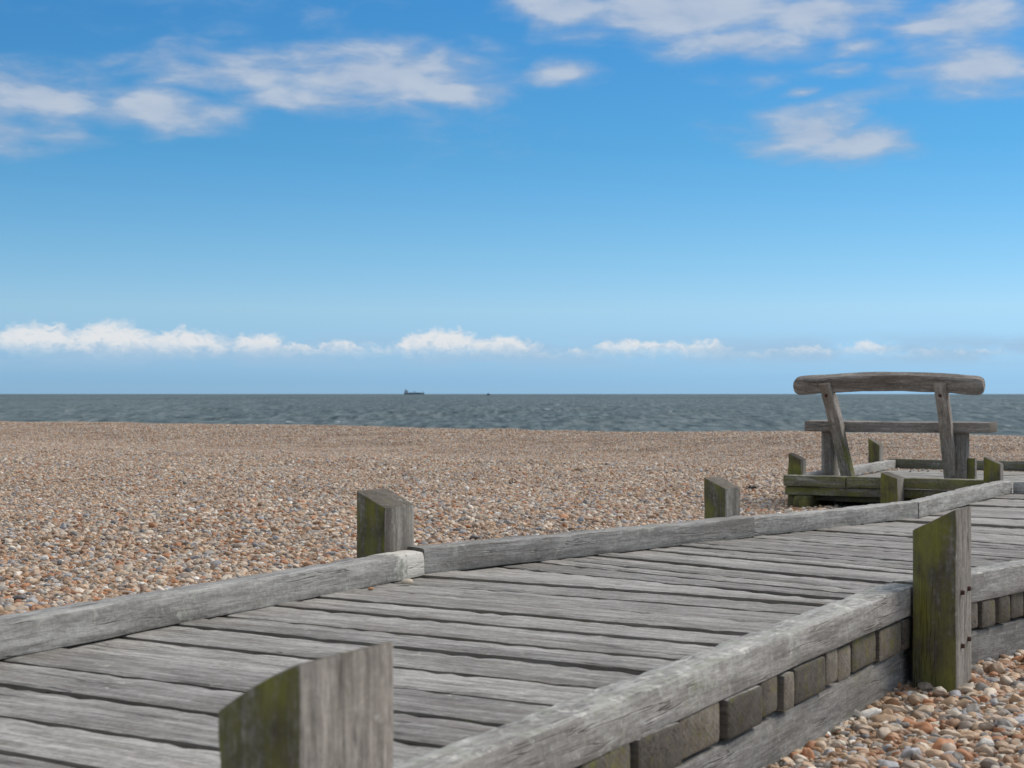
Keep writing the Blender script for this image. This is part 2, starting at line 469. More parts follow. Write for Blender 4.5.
deck = MB()
TH = 0.088
def plank(pa0, pa1, pb0, pb1, gap=0.0125, lo=None):
    """a board between two cut lines (pa0-pb0 and pa1-pb1)"""
    ma, mb = (pa0+pa1)/2, (pb0+pb1)/2
    ax = (mb - ma); L = ax.length; ax.normalize()
    ac = V2(-ax.y, ax.x)
    g = gap * random.choice([0.55, 0.8, 1.0, 1.3, 1.9])
    wa = abs((pa1-pa0).dot(ac)) - g; wb = abs((pb1-pb0).dot(ac)) - max(g, 0.020) - random.uniform(0.0, 0.008)
    ext = random.uniform(-0.012, 0.004)
    dz = random.uniform(-0.009, 0.002)
    tone = random.uniform(0.80, 1.18)
    cup = random.uniform(-1, 1) * 0.003
    deck.beam(ma + V2(0, 0, -TH + dz), ax, ac, L + ext, max(wa, 0.02), TH, W1=max(wb, 0.02), seg=0.04, side_end=0.9, nib=0.006, r=0.009, jit=0.0014,
              tone=tone, bow=lambda s: (0, cup * math.sin(s*2.1 + tone*20)), end_tone=random.uniform(0.6, 1.35),
              alg=(lambda n, c: 0.06 if n.z > 0.7 else 0.12), end_alg=random.uniform(0.0, 0.4),
              lic=(lambda n, c: 0.14 if n.z > 0.7 else 0.0), wear=0.2)

def lineint(p, d, q, e):   # p + t d  meets  q + u e
    den = d.x*e.y - d.y*e.x
    t = ((q.x-p.x)*e.y - (q.y-p.y)*e.x) / den
    return p + d*t

oA = 0.10                   # boards run under the far kerb
lines = []
# first stretch, from the bend back past the camera
wl = [0.21, 0.23, 0.23, 0.125, 0.115, 0.25, 0.095, 0.13, 0.23, 0.235, 0.225, 0.22, 0.24, 0.23, 0.12, 0.23, 0.24, 0.22, 0.23, 0.11, 0.23, 0.22, 0.24, 0.23, 0.23]
nA1 = V2(-dA1.y, dA1.x) * oA
perp1 = hd((HA1+HB1)/2 + 90)
st = B1 + d2 * 0.10
cum = 0
seg1 = []
for w in wl:
    cum += w
    pb = B1 - dB1 * (cum - 0.10)
    pa = A1 - dA1 * cum * 0.995
    seg1.append((pa, pb))
lines = seg1[::-1] + [(A1, st)]
n2 = V2(-d2.y, d2.x) * oA
fan = [(0.20, 0.165), (0.43, 0.245), (0.655, 0.331)]
for a_, b_ in fan: lines.append((A1 + d2*a_, B1 + d2*b_))
a_ = 0.655
for w in [0.115, 0.12, 0.11, 0.115, 0.22, 0.11, 0.12, 0.115, 0.21, 0.11, 0.115, 0.12, 0.2, 0.115, 0.11, 0.12, 0.22, 0.11, 0.115, 0.12, 0.18, 0.1]:
    if a_ + w > 3.32: break
    a_ += w; lines.append((A1 + d2*a_, B1 + d2*(a_ - 0.324)))
LA2 = (A2 - A1).length; LB2 = (B2 - B1).length
a0f, b0f = a_, a_ - 0.324
for k in range(1, 5):
    t = k/4
    pa = A1 + d2*(a0f + (LA2-a0f)*t)
    bl = b0f + (LB2 + 0.215 - b0f)*t
    pb = B1 + d2*bl if bl <= LB2 else B2 + d3*(bl - LB2)
    lines.append((pa, pb))
t_ = 0
while t_ < L3 - 0.12:
    w = random.choice([0.23, 0.22, 0.12, 0.235]); t_ = min(L3, t_ + w)
    lines.append((A2 + d3*t_, B2 + d3*(0.215 + t_)))
for (pa0, pb0), (pa1, pb1) in zip(lines[:-1], lines[1:]):
    da = (pa0 - pb0).normalized() * oA; db = (pa1 - pb1).normalized() * oA
    plank(pa0 + da, pa1 + db, pb0, pb1)
# last stretch, turning off to the right
t_ = 1.84
while t_ < 6.8:
    w = random.choice([0.23, 0.22, 0.12, 0.235])
    q0, q1 = A3 + d4*t_, A3 + d4*(t_+w)
    plank(q0 + d3*oA, q1 + d3*oA, q0 - d3*1.82, q1 - d3*1.82); t_ += w
deck.build('deck', M_DECK, boardwalk)

KH = 0.088
def rail(name, p, q, side, W, H=KH, z=-0.003, mat=M_RAIL, tone=1.0, lic=0.35, alg=0.0, label=None, parent=boardwalk, r=0.008, wob=0.006, endl=None, end_tone=0.9, jit=0.003, algtop=None):
    """p-q is the face line; the board's body lies on `side` (+1 left, -1 right) of it"""
    ax = q - p; L = ax.length; ax.normalize(); left = V2(-ax.y, ax.x)
    o = p + left * (side * W / 2) + V2(0, 0, z)
    sd = random.random()*10
    def li(n, c):
        s_ = (c - p).dot(ax)
        v = lic * (1.5 if n.z > 0.6 else 0.9)
        if endl: v = max(v, min(1.35, (s_ - (L - endl*2.2)) / (endl*0.9)))
        return v
    m = MB()
    m.beam(o, ax, left, L, W, H, seg=0.03, r=r, jit=jit, tone=tone, lic=li, alg=(lambda n, c: (algtop if (algtop is not None and n.z > 0.6) else alg)),
           bow=lambda s: (wob*math.sin(s*1.7+sd), wob*0.35*math.sin(s*2.3+sd*2)), end_tone=end_tone, end_r=0.006, wear=1.6, nib=0.005)
    return m.build(name, mat, parent, label=label)

# far kerb
rail('kerb_rail', A0, A1 + dA1*0.004, 1, 0.115, H=0.092, lic=0.22, endl=0.11, end_tone=1.3, label='kerb rail with a pale bare patch at its end', r=0.009)
pj = A1 + d2 * 2.13
rail('kerb_rail', A1 + d2*0.016 + V2(-d2.y, d2.x)*0.012, pj, 1, 0.10, H=0.098, lic=0.2, tone=0.9, label='darker kerb rail after the first bend')
rail('kerb_rail', pj + d2*0.006, A2, 1, 0.095, H=0.09, lic=0.3, tone=1.12)
rail('kerb_rail', A2 + d3*0.008, A3 - d3*0.01, 1, 0.095, H=0.09, lic=0.3, tone=1.12)
rail('kerb_rail', A3 + d4*0.004, A4, 1, 0.095, H=0.085, lic=0.4, tone=1.35)
# near rail (face line is the outer face)
rail('kerb_rail', B0, B1 + dB1*0.02, 1, 0.10, H=0.09, lic=0.40, tone=1.06, z=-0.002, label='near kerb rail crusted with pale lichen', r=0.008, algtop=0.10)
rail('kerb_rail', B1 + d2*0.03, B2, 1, 0.10, H=0.094, lic=0.35, tone=1.0, z=-0.002)
rail('kerb_rail', B2 + d3*0.01, B3, 1, 0.10, H=0.09, lic=0.3, z=-0.002)
rail('kerb_rail', B3 + d4*0.01, B4, 1, 0.10, H=0.09, lic=0.3, z=-0.002)
# side beams that carry the boards
def side_beam(p, q, side, inset):
    ax = (q-p).normalized(); left = V2(-ax.y, ax.x)
    rail('side_beam', p + left*side*inset, q + left*side*inset, side, 0.07, H=0.205, z=-TH-0.012-0.205, lic=0.1, tone=0.72, alg=0.16, r=0.006, wob=0.003)
side_beam(B0, B1 + dB1*0.02, 1, 0.012)
side_beam(B1 + d2*0.03, B2, 1, 0.012)
side_beam(B2 + d3*0.01, B3, 1, 0.012)
side_beam(B3, B4, 1, 0.012)
for p, q in ((A0, A1), (A1, A2), (A2, A3), (A3, A4)):
    side_beam(p, q, -1, -0.03)

# posts
def post(name, c, ang, a, b, top_in, top_out, in_dir, base_z, parent, mat=M_POST, algae=0.8, tone=1.0, face_alg=None, bolts=None, label=None, curve=1.0):
    """c: centre; ang: heading of the boardwalk beside it; a: size across, b: size along.
    in_dir = +1 when the boardwalk lies to the left of the heading, -1 when to the right; the top slopes down towards it"""
    dl = hd(ang); da = V2(-dl.y, dl.x)            # da points left
    Lm = max(top_in, top_out) - base_z
    def top(aa, hh):
        u = (aa / a + 0.5)                        # 0 on the right, 1 on the left
        u = min(max(u, 0), 1)
        if in_dir < 0: u = 1 - u
        return (top_out + (top_in - top_out) * u**curve) - base_z
    def alg(n, cc):
        if n.dot(-dl) > 0.6: return algae
        if n.z > 0.4: return 0.16
        if face_alg is not None: return face_alg
        return 0.10
    m = MB()
    # length axis is up; "height" of the section runs along the boardwalk
    up = V2(0, 0, 1)
    o = c - dl * (b/2) + V2(0, 0, base_z)
    sx = da
    K = MB()
    # beam's own up = ax x ac = z x da = -dl ... start from the far side then
    o = c + dl * (b/2) + V2(0, 0, base_z)
    cr = up.cross(da).normalized()
    if cr.dot(dl) > 0: o = c - dl * (b/2) + V2(0, 0, base_z)
    K.beam(o, up, da, Lm, a, b, seg=0.035, r=0.007, jit=0.002, tone=tone, alg=alg, lic=(lambda n, cc: 0.12), top=top, end_tone=0.95, end_alg=0.10, wear=1.2, end_r=0.004)
    po = K.build(name, mat, parent, label=label)
    for (s_, z_) in (bolts or []):
        bm = bmesh.new()
        bmesh.ops.create_cone(bm, cap_ends=True, segments=10, radius1=0.0085, radius2=0.0065, depth=0.012)
        out = -da * in_dir
        q = out.to_track_quat('Z', 'Y').to_matrix().to_4x4()
        pos = c + out * (a/2 + 0.004) + dl * s_ + V2(0, 0, z_)
        bmesh.ops.transform(bm, matrix=q, verts=bm.verts)
        bmesh.ops.translate(bm, vec=pos, verts=bm.verts)
        me = bpy.data.meshes.new('bolt'); bm.to_mesh(me); bm.free(); me.materials.append(M_RUST)
        bo = bpy.data.objects.new('bolt', me); COL.objects.link(bo); bo.parent = po
    return po

def rp(heading):          # right-hand unit vector
    return V2(math.cos(R(heading)), -math.sin(R(heading)))
# foreground post: outer corner solved from the picture's lines
nl = rp(HB1)
cf = V2(-0.369, 1.932) + nl*(0.132/2) + dB1*(0.203/2)
post('post', cf, HB1, 0.132, 0.203, 0.274, 0.346, 1, -0.3, boardwalk, algae=0.66, tone=1.08, label='foreground post with a green face and bare grey face', curve=1.25)
cn_ = B1 + nl*(0.132/2+0.014) + dB1*(0.04)
post('post', cn_, HB1, 0.132, 0.19, 0.26, 0.328, 1, -0.34, boardwalk, algae=0.80, tone=0.95,
     bolts=[(-0.035, 0.075), (0.045, 0.078), (-0.035, -0.085), (0.045, -0.075)], label='tall green-sided post with four rusty bolts')
# far-side posts
def far_post(px, ang, line_p, line_d, off, **kw):
    t = (px - 512) / FPX
    L = V2(-line_d.y, line_d.x)
    base = line_p + L*off
    s_ = (t*base.y - base.x) / (line_d.x - t*line_d.y)
    return base + line_d*s_
c1 = far_post(387, HA1, A1, dA1, 0.118 + 0.064)
post('post', c1 - dA1*0.01, HA1+1, 0.128, 0.205, 0.25, 0.31, -1, -0.3, boardwalk, algae=0.75, tone=0.9, face_alg=0.14, label='post with vivid green algae beside the first bend')
c2 = far_post(722, H2, A1, d2, 0.103 + 0.062)
post('post', c2, H2, 0.125, 0.125, 0.225, 0.275, -1, -0.3, boardwalk, algae=0.78, tone=1.0, label='short post with olive face and clean grey side')

# ------------------------------------------------------------------ platform
platform = thing('viewing_platform', 'low timber platform edged with green algae-stained kerbs beneath the bench', 'platform', P0 + PU*1.0 + PV*1.0)
pm = MB()
v = 0.0
while v < PLAT_D - 0.05:
    w = random.choice([0.2, 0.215, 0.12])
    w = min(w, PLAT_D - v)
    o = P0 + PV*(v + w/2) + PU*(-0.02) + V2(0, 0, -0.06 + random.uniform(-0.004, 0.001))
    pm.beam(o, PU, PV, PLAT_W, w - random.uniform(0.006, 0.014), 0.06, seg=0.12, r=0.006, tone=random.uniform(0.9, 1.2), jit=0.003, alg=lambda n, c: 0.22 if n.z > 0.6 else 0.6, lic=lambda n, c: 0.2)
    v += w
pm.build('deck', M_DECK, platform)
def prail(p, q, side, W, H, z=0.003, name='kerb_rail', alg=0.7, tone=0.85, mat=M_PLAT, lic=0.1, **kw):
    return rail(name, p, q, side, W, H=H, z=z, mat=mat, tone=tone, lic=lic, alg=alg, parent=platform, wob=0.003, r=0.006, **kw)
# front kerb in two pieces, face towards the boardwalk
prail(P0 - PU*0.022 - PV*0.03, P0 + PU*0.44 - PV*0.03, 1, 0.10, 0.078, alg=0.66, tone=1.3, algtop=0.3)
prail(P0 + PU*0.445 - PV*0.033, P0 + PU*1.47 - PV*0.033, 1, 0.10, 0.078, alg=0.68, tone=1.3, algtop=0.35)
# left side kerb and back kerb
prail(P0 + PV*0.10, P0 + PV*(PLAT_D-0.02), -1, 0.08, 0.075, alg=0.08, tone=1.35, mat=M_RAIL, lic=0.25, label='pale grey side kerb')
prail(P0 + PV*PLAT_D - PU*0.0, P0 + PV*PLAT_D + PU*PLAT_W, 1, 0.08, 0.085, alg=0.34, tone=0.62)
# carrying frame
prail(P0 + PV*0.10 + PU*0.06, P0 + PV*0.10 + PU*PLAT_W, 1, 0.06, 0.045, z=-0.063-0.045, name='side_beam', alg=0.4, tone=0.5)
prail(P0 + PV*0.04 + PU*0.0, P0 + PV*(PLAT_D-0.05) + PU*0.0, -1, 0.06, 0.12, z=-0.062-0.12, name='side_beam', alg=0.5, tone=0.7)
stub = P0 + PU*0.13 - PV*0.10
prail(stub - PU*0.055, stub - PU*0.055 + PV*0.9, -1, 0.115, 0.09, z=-0.155, name='bearer', alg=0.9, tone=0.8)
for uu in (0.75, 1.6, 2.6): prail(P0 + PU*uu + PV*0.12, P0 + PU*uu + PV*(PLAT_D-0.1), -1, 0.10, 0.12, z=-0.062-0.121, name='bearer', alg=0.4, tone=0.6)
def ppost(u, v, a, b, tin, tout, in_dir=-1, alg=0.9, tone=0.8, fa=0.12, label=None):
    post('post', P0 + PU*u + PV*v, 27.5, a, b, tin, tout, in_dir, -0.32, platform, algae=alg, tone=tone, face_alg=fa, label=label)
ppost(0.025, 0.165, 0.105, 0.13, 0.19, 0.235, alg=0.85, tone=0.7, fa=0.2)           # left front corner
ppost(-0.005, 1.30, 0.085, 0.10, 0.13, 0.175, tone=0.7, fa=0.3)                     # hidden behind the bench
ppost(-0.06, 2.78, 0.105, 0.13, 0.215, 0.28, tone=1.0)                               # back left
ppost(0.795, -0.12, 0.122, 0.19, 0.085, 0.125, alg=0.9, tone=1.1)                    # in front of the front kerb
ppost(1.475, -0.085, 0.112, 0.12, 0.195, 0.245, alg=0.8, tone=0.95)                  # right end of the front kerb
ppost(1.16, 0.80, 0.06, 0.07, 0.195, 0.195, alg=0.95, tone=1.1)                     # slim square post beyond the bench

# ------------------------------------------------------------------ bench
BO = P0
def bp(u, v_, z): return BO + PU*u + PV*v_ + V2(0, 0, z)
bench = thing('bench', 'rustic weathered timber bench with curved backrest slab, seen from behind facing the sea', 'bench', bp(0.63, 0.75, 0))
def dark_under(n, c): return 0.0
m = MB(); m.beam(bp(-0.07, 0.66+0.15, 0.386), PU, PV, 1.385, 0.30, 0.078, seg=0.06, r=0.01, jit=0.004, tone=1.1, lic=lambda n, c: 0.2 if n.z > .5 else 0.05, bow=lambda s: (0, -0.004*math.sin(s*2.2)), end_tone=0.9)
m.build('seat', M_BENCH, bench)
# backrest slab: arched, rounded ends, tilted with the rear legs
rk = Vector(((PV.x*-0.42), (PV.y*-0.42), 0.80)).normalized()        # direction up the rear legs
nb = PU.cross(rk).normalized()
if nb.dot(PV) < 0: nb = -nb                                          # towards the sea
bm = bmesh.new()
L_, Hb, Tb = 1.40, 0.131, 0.085
prof = []
N = 40
def arch(x): return 0.046 * (1 - (2*x/L_)**2)
for i in range(N+1):
    x = -L_/2 + L_*i/N
    prof.append((x, 1))
ring = []
def outline(x):
    e = L_/2 - abs(x); rr = 0.05
    k = 1.0 if e > rr else math.sqrt(max(0.0, 1 - ((rr-e)/rr)**2))
    mid = Hb*0.5
    kk = 0.45 + 0.55*k
    return (arch(x) + mid - mid*kk*0.98 + (0.01 if kk < 1 else 0)*(1-kk), arch(x) + mid + mid*kk)
gcs = []
org = bp(0.613, 0.452, 0.648)
def bowv(x): return 0.03*(1-(2*x/L_)**2)
layers = []
XS = [-L_/2 + 0.07*(1-math.cos(math.pi/2*k/8)) for k in range(9)]
XS = XS + [-L_/2 + 0.07 + (L_-0.14)*k/30 for k in range(1, 30)] + [-x_ for x_ in XS[::-1]]
N = len(XS)-1
for x in XS:
    lo, hi = outline(x)
    row = []
    c_ = 0.012
    for (hh, tt_) in ((lo, c_), (lo+c_, 0), ((lo*2+hi)/3, 0), ((lo+2*hi)/3, 0), (hi-c_, 0), (hi, c_), (hi, Tb-c_), (hi-c_, Tb), ((lo+hi)/2, Tb), (lo+c_, Tb), (lo, Tb-c_)):
        j = noise.noise(Vector((x*5, hh*20, tt_*20)))*0.004 + noise.noise(Vector((x*17, hh*31, tt_*31)))*0.0012
        P = org + PU*x + rk*(hh + j) + nb*(tt_ + j - bowv(x)*0.4 + (0.018*max(0.0, 1-(L_/2-abs(x))/0.07)**2 if tt_ < Tb/2 else 0))
        row.append(bm.verts.new(P)); gcs.append((x+3.0, tt_+1.3, hh+2.2))
    layers.append(row)
nk = len(layers[0])
for i in range(N):
    for k in range(nk):
        bm.faces.new((layers[i][k], layers[i][(k+1) % nk], layers[i+1][(k+1) % nk], layers[i+1][k]))
bm.faces.new(layers[0][::-1]); bm.faces.new(layers[-1])
bmesh.ops.recalc_face_normals(bm, faces=bm.faces)
me = bpy.data.meshes.new('backrest'); bm.to_mesh(me); bm.free()
g = me.attributes.new('gc', 'FLOAT_VECTOR', 'POINT'); g.data.foreach_set('vector', np.array(gcs, 'f').ravel())
for nm, val in (('tone', 1.0), ('algae', 0.0), ('lichen', 0.10), ('endgrain', 0.0)):
    aa = me.attributes.new(nm, 'FLOAT', 'FACE'); aa.data.foreach_set('value', np.full(len(me.polygons), val, 'f'))
me.materials.append(M_BENCH); me.polygons.foreach_set('use_smooth', [True]*len(me.polygons)); me.set_sharp_from_angle(angle=R(40))
link('backrest', me, bench)

def front_leg(u):
    m = MB()
    m.beam(bp(u, 0.72, 0.0) , V2(0, 0, 1), -PU if False else PU, 0.388, 0.095, 0.22, seg=0.05, r=0.008, jit=0.003, tone=1.0, alg=lambda n, c: 0.25 if c.z < 0.2 else 0.05)
    return m
def make_leg_front(u):
    # section "height" direction is z x PU = +PV or -PV; keep the leg from v=.72 to v=.94
    up = V2(0, 0, 1).cross(PU)
    v0 = 0.72 if up.dot(PV) > 0 else 0.87
    m = MB(); m.beam(bp(u, v0, 0.0), V2(0, 0, 1), PU, 0.387, 0.095, 0.15, seg=0.05, r=0.008, jit=0.003, tone=0.95, alg=lambda n, c: 0.3 if c.z < 0.22 else 0.12)
    return m.build('front_leg', M_BENCH, bench)
make_leg_front(0.093); make_leg_front(1.085)
def make_leg_rear(u, alg, lean=0.0):
    rk = (globals()['rk'] - PU*lean).normalized()
    nb = (globals()['nb'] - rk*globals()['nb'].dot(rk)).normalized()
    pu = nb.cross(rk).normalized()
    if pu.dot(PU) < 0: pu = -pu
    up = rk.cross(pu)
    dvec = up.normalized()
    T = 0.095
    # rear face of the leg passes v=.345 at the top and v=.765 at the deck
    o = bp(u, 0.755, 0.0)
    sgn = 1 if dvec.dot(PV) > 0 else -1
    if sgn < 0: o = o + nb*T
    Lr = 0.742/rk.z
    m = MB(); m.beam(o, rk, pu, Lr, 0.086, T, seg=0.04, r=0.008, jit=0.004, tone=1.35, alg=lambda n, c: alg*(1.0 if c.z < 0.45 else 0.5), bow=lambda s: (0.006*math.sin(s*3), 0), end_tone=1.5)
    lo = m.build('rear_leg', M_BENCH, bench)
    bmx = bmesh.new(); bmesh.ops.create_cone(bmx, cap_ends=True, segments=10, radius1=0.013, radius2=0.011, depth=0.008)
    q = (-nb).to_track_quat('Z', 'Y').to_matrix().to_4x4()
    bmesh.ops.transform(bmx, matrix=q, verts=bmx.verts)
    bmesh.ops.translate(bmx, vec=bp(u, 0.755, 0) + rk*(Lr-0.095) - nb*0.003, verts=bmx.verts)
    mee = bpy.data.meshes.new('bolt'); bmx.to_mesh(mee); bmx.free(); mee.materials.append(M_RUST)
    b_ = bpy.data.objects.new('bolt', mee); COL.objects.link(b_); b_.parent = lo
make_leg_rear(0.238, 0.45, 0.085); make_leg_rear(1.012, 0.22, 0.0)

# ------------------------------------------------------------------ pebbles (one mass of shingle)
def in_poly(x, y, poly):
    ins = np.zeros(x.shape, bool)
    n = len(poly)
    for i in range(n):
        p, q = poly[i], poly[(i+1) % n]
        c = ((p.y > y) != (q.y > y)) & (x < (q.x-p.x)*(y-p.y)/((q.y-p.y) + 1e-12) + p.x)
        ins ^= c
    return ins
def off(l, d, k): return [p + V2(-d_.y, d_.x)*k for p, d_ in zip(l, d)]
polyA = off([A0 - dA1*3, A1, A2, A3, A4], [dA1, dA1, d2, d3, d4], 0.085)
polyB = off([B0 - dB1*3, B1, B2, B3, B4], [dB1, dB1, d2, d3, d4], 0.10)
deck_poly = polyA + polyB[::-1]
plat_poly = [P0 + PU*0.15 + PV*0.55, P0 + PU*PLAT_W + PV*0.55, P0 + PU*PLAT_W + PV*(PLAT_D-.2), P0 + PU*0.15 + PV*(PLAT_D-.2)]
pts = []
def scatter(y0, y1, dens, smin, smax, sig):
    area = 0
    n = int(dens * (y1-y0) * (2*(0.36*y1+1.8)))
    y = rng.uniform(y0, y1, n); x = rng.uniform(-(0.36*y1+1.8), 0.36*y1+1.8, n)
    k = np.abs(x) < 0.36*y + 1.8
    x, y = x[k], y[k]
    k = ~in_poly(x, y, deck_poly) & ~in_poly(x, y, plat_poly)
    x, y = x[k], y[k]
    s = np.clip(np.exp(rng.normal(math.log(0.0172 if y1 < 7 else 0.0178), sig, len(x))), smin, smax)
    # the stones sort into finer and coarser patches
    s *= 1.0 + 0.22*vnoise(x*0.7, y*0.45, 21)
    z = ground_z(x, y) + s*rng.uniform(-0.12, 0.30, len(x))
    pts.append((x, y, z, s))
scatter(1.2, 6.0, 3600, 0.009, 0.042, 0.42)
scatter(6.0, 12.0, 2900, 0.012, 0.045, 0.36)
scatter(12.0, 20.0, 2100, 0.015, 0.05, 0.32)
scatter(20.0, 30.0, 1100, 0.022, 0.042, 0.25)
scatter(30.0, 46.0, 600, 0.028, 0.042, 0.2)
# loose stones washed onto the platform
n = 46
u = np.concatenate([rng.uniform(0.02, 0.10, 26), rng.normal(0.25, 0.16, 20)]); v_ = np.concatenate([rng.uniform(0.9, 2.8, 26), rng.normal(2.6, 0.16, 20)])
u = np.clip(u, 0.02, 4); v_ = np.clip(v_, 0.1, 2.9)
x = P0.x + PU.x*u + PV.x*v_; y = P0.y + PU.y*u + PV.y*v_; s = rng.uniform(0.012, 0.032, n)
pts.append((x, y, s*0.18, s))
x, y, z, s = (np.concatenate(a) for a in zip(*pts))
N_ = len(x)
print('pebbles', N_)
me = bpy.data.meshes.new('pebbles'); me.vertices.add(N_)
me.vertices.foreach_set('co', np.stack([x, y, z], -1).astype('f').ravel())
sc = np.stack([s*rng.uniform(0.9, 1.5, N_), s*rng.uniform(0.75, 1.1, N_), s*rng.uniform(0.5, 0.85, N_)], -1)
rot = np.stack([rng.normal(0, 0.35, N_), rng.normal(0, 0.35, N_), rng.uniform(0, 6.283, N_)], -1)
a = me.attributes.new('sc', 'FLOAT_VECTOR', 'POINT'); a.data.foreach_set('vector', sc.astype('f').ravel())
a = me.attributes.new('rot', 'FLOAT_VECTOR', 'POINT'); a.data.foreach_set('vector', rot.astype('f').ravel())
a = me.attributes.new('pick', 'INT', 'POINT'); a.data.foreach_set('value', rng.integers(0, 7, N_).astype('i'))
me.materials.append(M_PEB)
po = link('pebbles', me); po['kind'] = 'stuff'

ng = bpy.data.node_groups.new('pebble_scatter', 'GeometryNodeTree')
ng.interface.new_socket('Geometry', in_out='INPUT', socket_type='NodeSocketGeometry')
ng.interface.new_socket('Geometry', in_out='OUTPUT', socket_type='NodeSocketGeometry')
nn, ll = ng.nodes, ng.links
gi, go = nn.new('NodeGroupInput'), nn.new('NodeGroupOutput')
join = nn.new('GeometryNodeJoinGeometry')
for k in range(7):
    ico = nn.new('GeometryNodeMeshIcoSphere'); ico.inputs['Radius'].default_value = 0.5; ico.inputs['Subdivisions'].default_value = 3
    pos = nn.new('GeometryNodeInputPosition')
    ad = nn.new('ShaderNodeVectorMath'); ad.operation = 'ADD'; ad.inputs[1].default_value = (k*3.7, k*1.9, -k*2.3)
    ll.new(pos.outputs[0], ad.inputs[0])
    no = nn.new('ShaderNodeTexNoise'); no.inputs['Scale'].default_value = 1.7; no.inputs['Detail'].default_value = 1.5
    ll.new(ad.outputs[0], no.inputs['Vector'])
    sb = nn.new('ShaderNodeVectorMath'); sb.operation = 'SUBTRACT'; sb.inputs[1].default_value = (0.5, 0.5, 0.5)
    ll.new(no.outputs['Color'], sb.inputs[0])
    scn = nn.new('ShaderNodeVectorMath'); scn.operation = 'SCALE'; scn.inputs['Scale'].default_value = 0.55
    ll.new(sb.outputs[0], scn.inputs[0])
    sp = nn.new('GeometryNodeSetPosition'); ll.new(ico.outputs['Mesh'], sp.inputs['Geometry']); ll.new(scn.outputs[0], sp.inputs['Offset'])
    ss = nn.new('GeometryNodeSetShadeSmooth'); ll.new(sp.outputs[0], ss.inputs['Geometry'])
    sm = nn.new('GeometryNodeSetMaterial'); sm.inputs['Material'].default_value = M_PEB; ll.new(ss.outputs[0], sm.inputs['Geometry'])
    g2 = nn.new('GeometryNodeGeometryToInstance'); ll.new(sm.outputs[0], g2.inputs[0]); ll.new(g2.outputs[0], join.inputs[0])
def named(nm, typ):
    n_ = nn.new('GeometryNodeInputNamedAttribute'); n_.data_type = typ; n_.inputs['Name'].default_value = nm
    return n_.outputs['Attribute']
iop = nn.new('GeometryNodeInstanceOnPoints')
ll.new(gi.outputs[0], iop.inputs['Points']); ll.new(join.outputs[0], iop.inputs['Instance'])
iop.inputs['Pick Instance'].default_value = True
ll.new(named('pick', 'INT'), iop.inputs['Instance Index'])
er = nn.new('FunctionNodeEulerToRotation'); ll.new(named('rot', 'FLOAT_VECTOR'), er.inputs[0]); ll.new(er.outputs[0], iop.inputs['Rotation'])
ll.new(named('sc', 'FLOAT_VECTOR'), iop.inputs['Scale'])
ll.new(iop.outputs[0], go.inputs[0])
md = po.modifiers.new('pebble_scatter', 'NODES'); md.node_group = ng

# single stones and scraps
def stone(name, px, py, zs, size, col, label, cat='pebble', flat=0.6):
    Z = FPX*(CAM_H - zs)/(py-394); X = (px-512)/FPX*Z
    bm = bmesh.new(); bmesh.ops.create_icosphere(bm, subdivisions=3, radius=size/2)
    sd = random.random()*50
    for v in bm.verts:
        v.co *= 1 + 0.25*noise.noise(v.co*(1.6/size) + Vector((sd, 0, 0)))
        v.co.z *= flat; v.co.x *= 1.25
    zmin = min(v.co.z for v in bm.verts)
    for v in bm.verts: v.co.z -= zmin
    m_ = flat_mat(name+'_stone', col, 0.7, 0, 0.2, 40)
    o = bm_obj(name, bm, m_, smooth=True); o.location = (X, Z, zs)
    tag(o, label, cat); return o
stone('pebble', 407, 584, 0.0, 0.034, (0.55, 0.47, 0.36), 'cream pebble lying on the deck at the kerb rail joint')
stone('pebble', 371, 590, 0.0, 0.017, (0.45, 0.24, 0.12), 'tiny orange pebble lying on the grey deck')
def scrap(px, py, w, h, label):
    zs = -0.10
    Z = FPX*(CAM_H - zs)/(py-394); X = (px-512)/FPX*Z
    bm = bmesh.new()
    rr = random.Random(int(px))
    for k in range(9):
        # curled dried fronds
        n_ = 7; pts_ = []
        a0 = rr.uniform(0, 6.28); p = Vector((rr.uniform(-.3, .3)*w, rr.uniform(-.2, .2)*w, 0.01))
        d = Vector((math.cos(a0), math.sin(a0)*0.6, rr.uniform(0.1, 0.9)))
        prev = None
        for i in range(n_):
            wd = w*0.075*(1 - i/n_*0.6)
            sdv = Vector((-d.y, d.x, 0.2)).normalized()*wd
            up = Vector((0, 0, wd*0.5))
            ring = [bm.verts.new(p+sdv), bm.verts.new(p+up), bm.verts.new(p-sdv), bm.verts.new(p-up)]
            if prev:
                for q in range(4): bm.faces.new((prev[q], prev[(q+1) % 4], ring[(q+1) % 4], ring[q]))
            else: bm.faces.new(ring[::-1])
            prev = ring
            p = p + d*w*0.085; d = (d + Vector((rr.uniform(-.5, .5), rr.uniform(-.5, .5), rr.uniform(-.6, .25)))).normalized()
            if p.z < 0.008: p.z = 0.008
        bm.faces.new(prev)
    bmesh.ops.recalc_face_normals(bm, faces=bm.faces)
    o = bm_obj('seaweed_scrap', bm, M_WEED); o.location = (X, Z, float(ground_z(X, Z)) + 0.012)
    tag(o, label, 'seaweed')
M_WEED = flat_mat('dried_seaweed', (0.028, 0.020, 0.015), 0.6, 0, 0.5, 60)
scrap(752, 487, 0.13, 0.05, 'dark scrap of dried seaweed lying between the short post and the bench platform')
scrap(511, 478, 0.09, 0.04, 'small dark scrap of dried seaweed out on the open shingle')

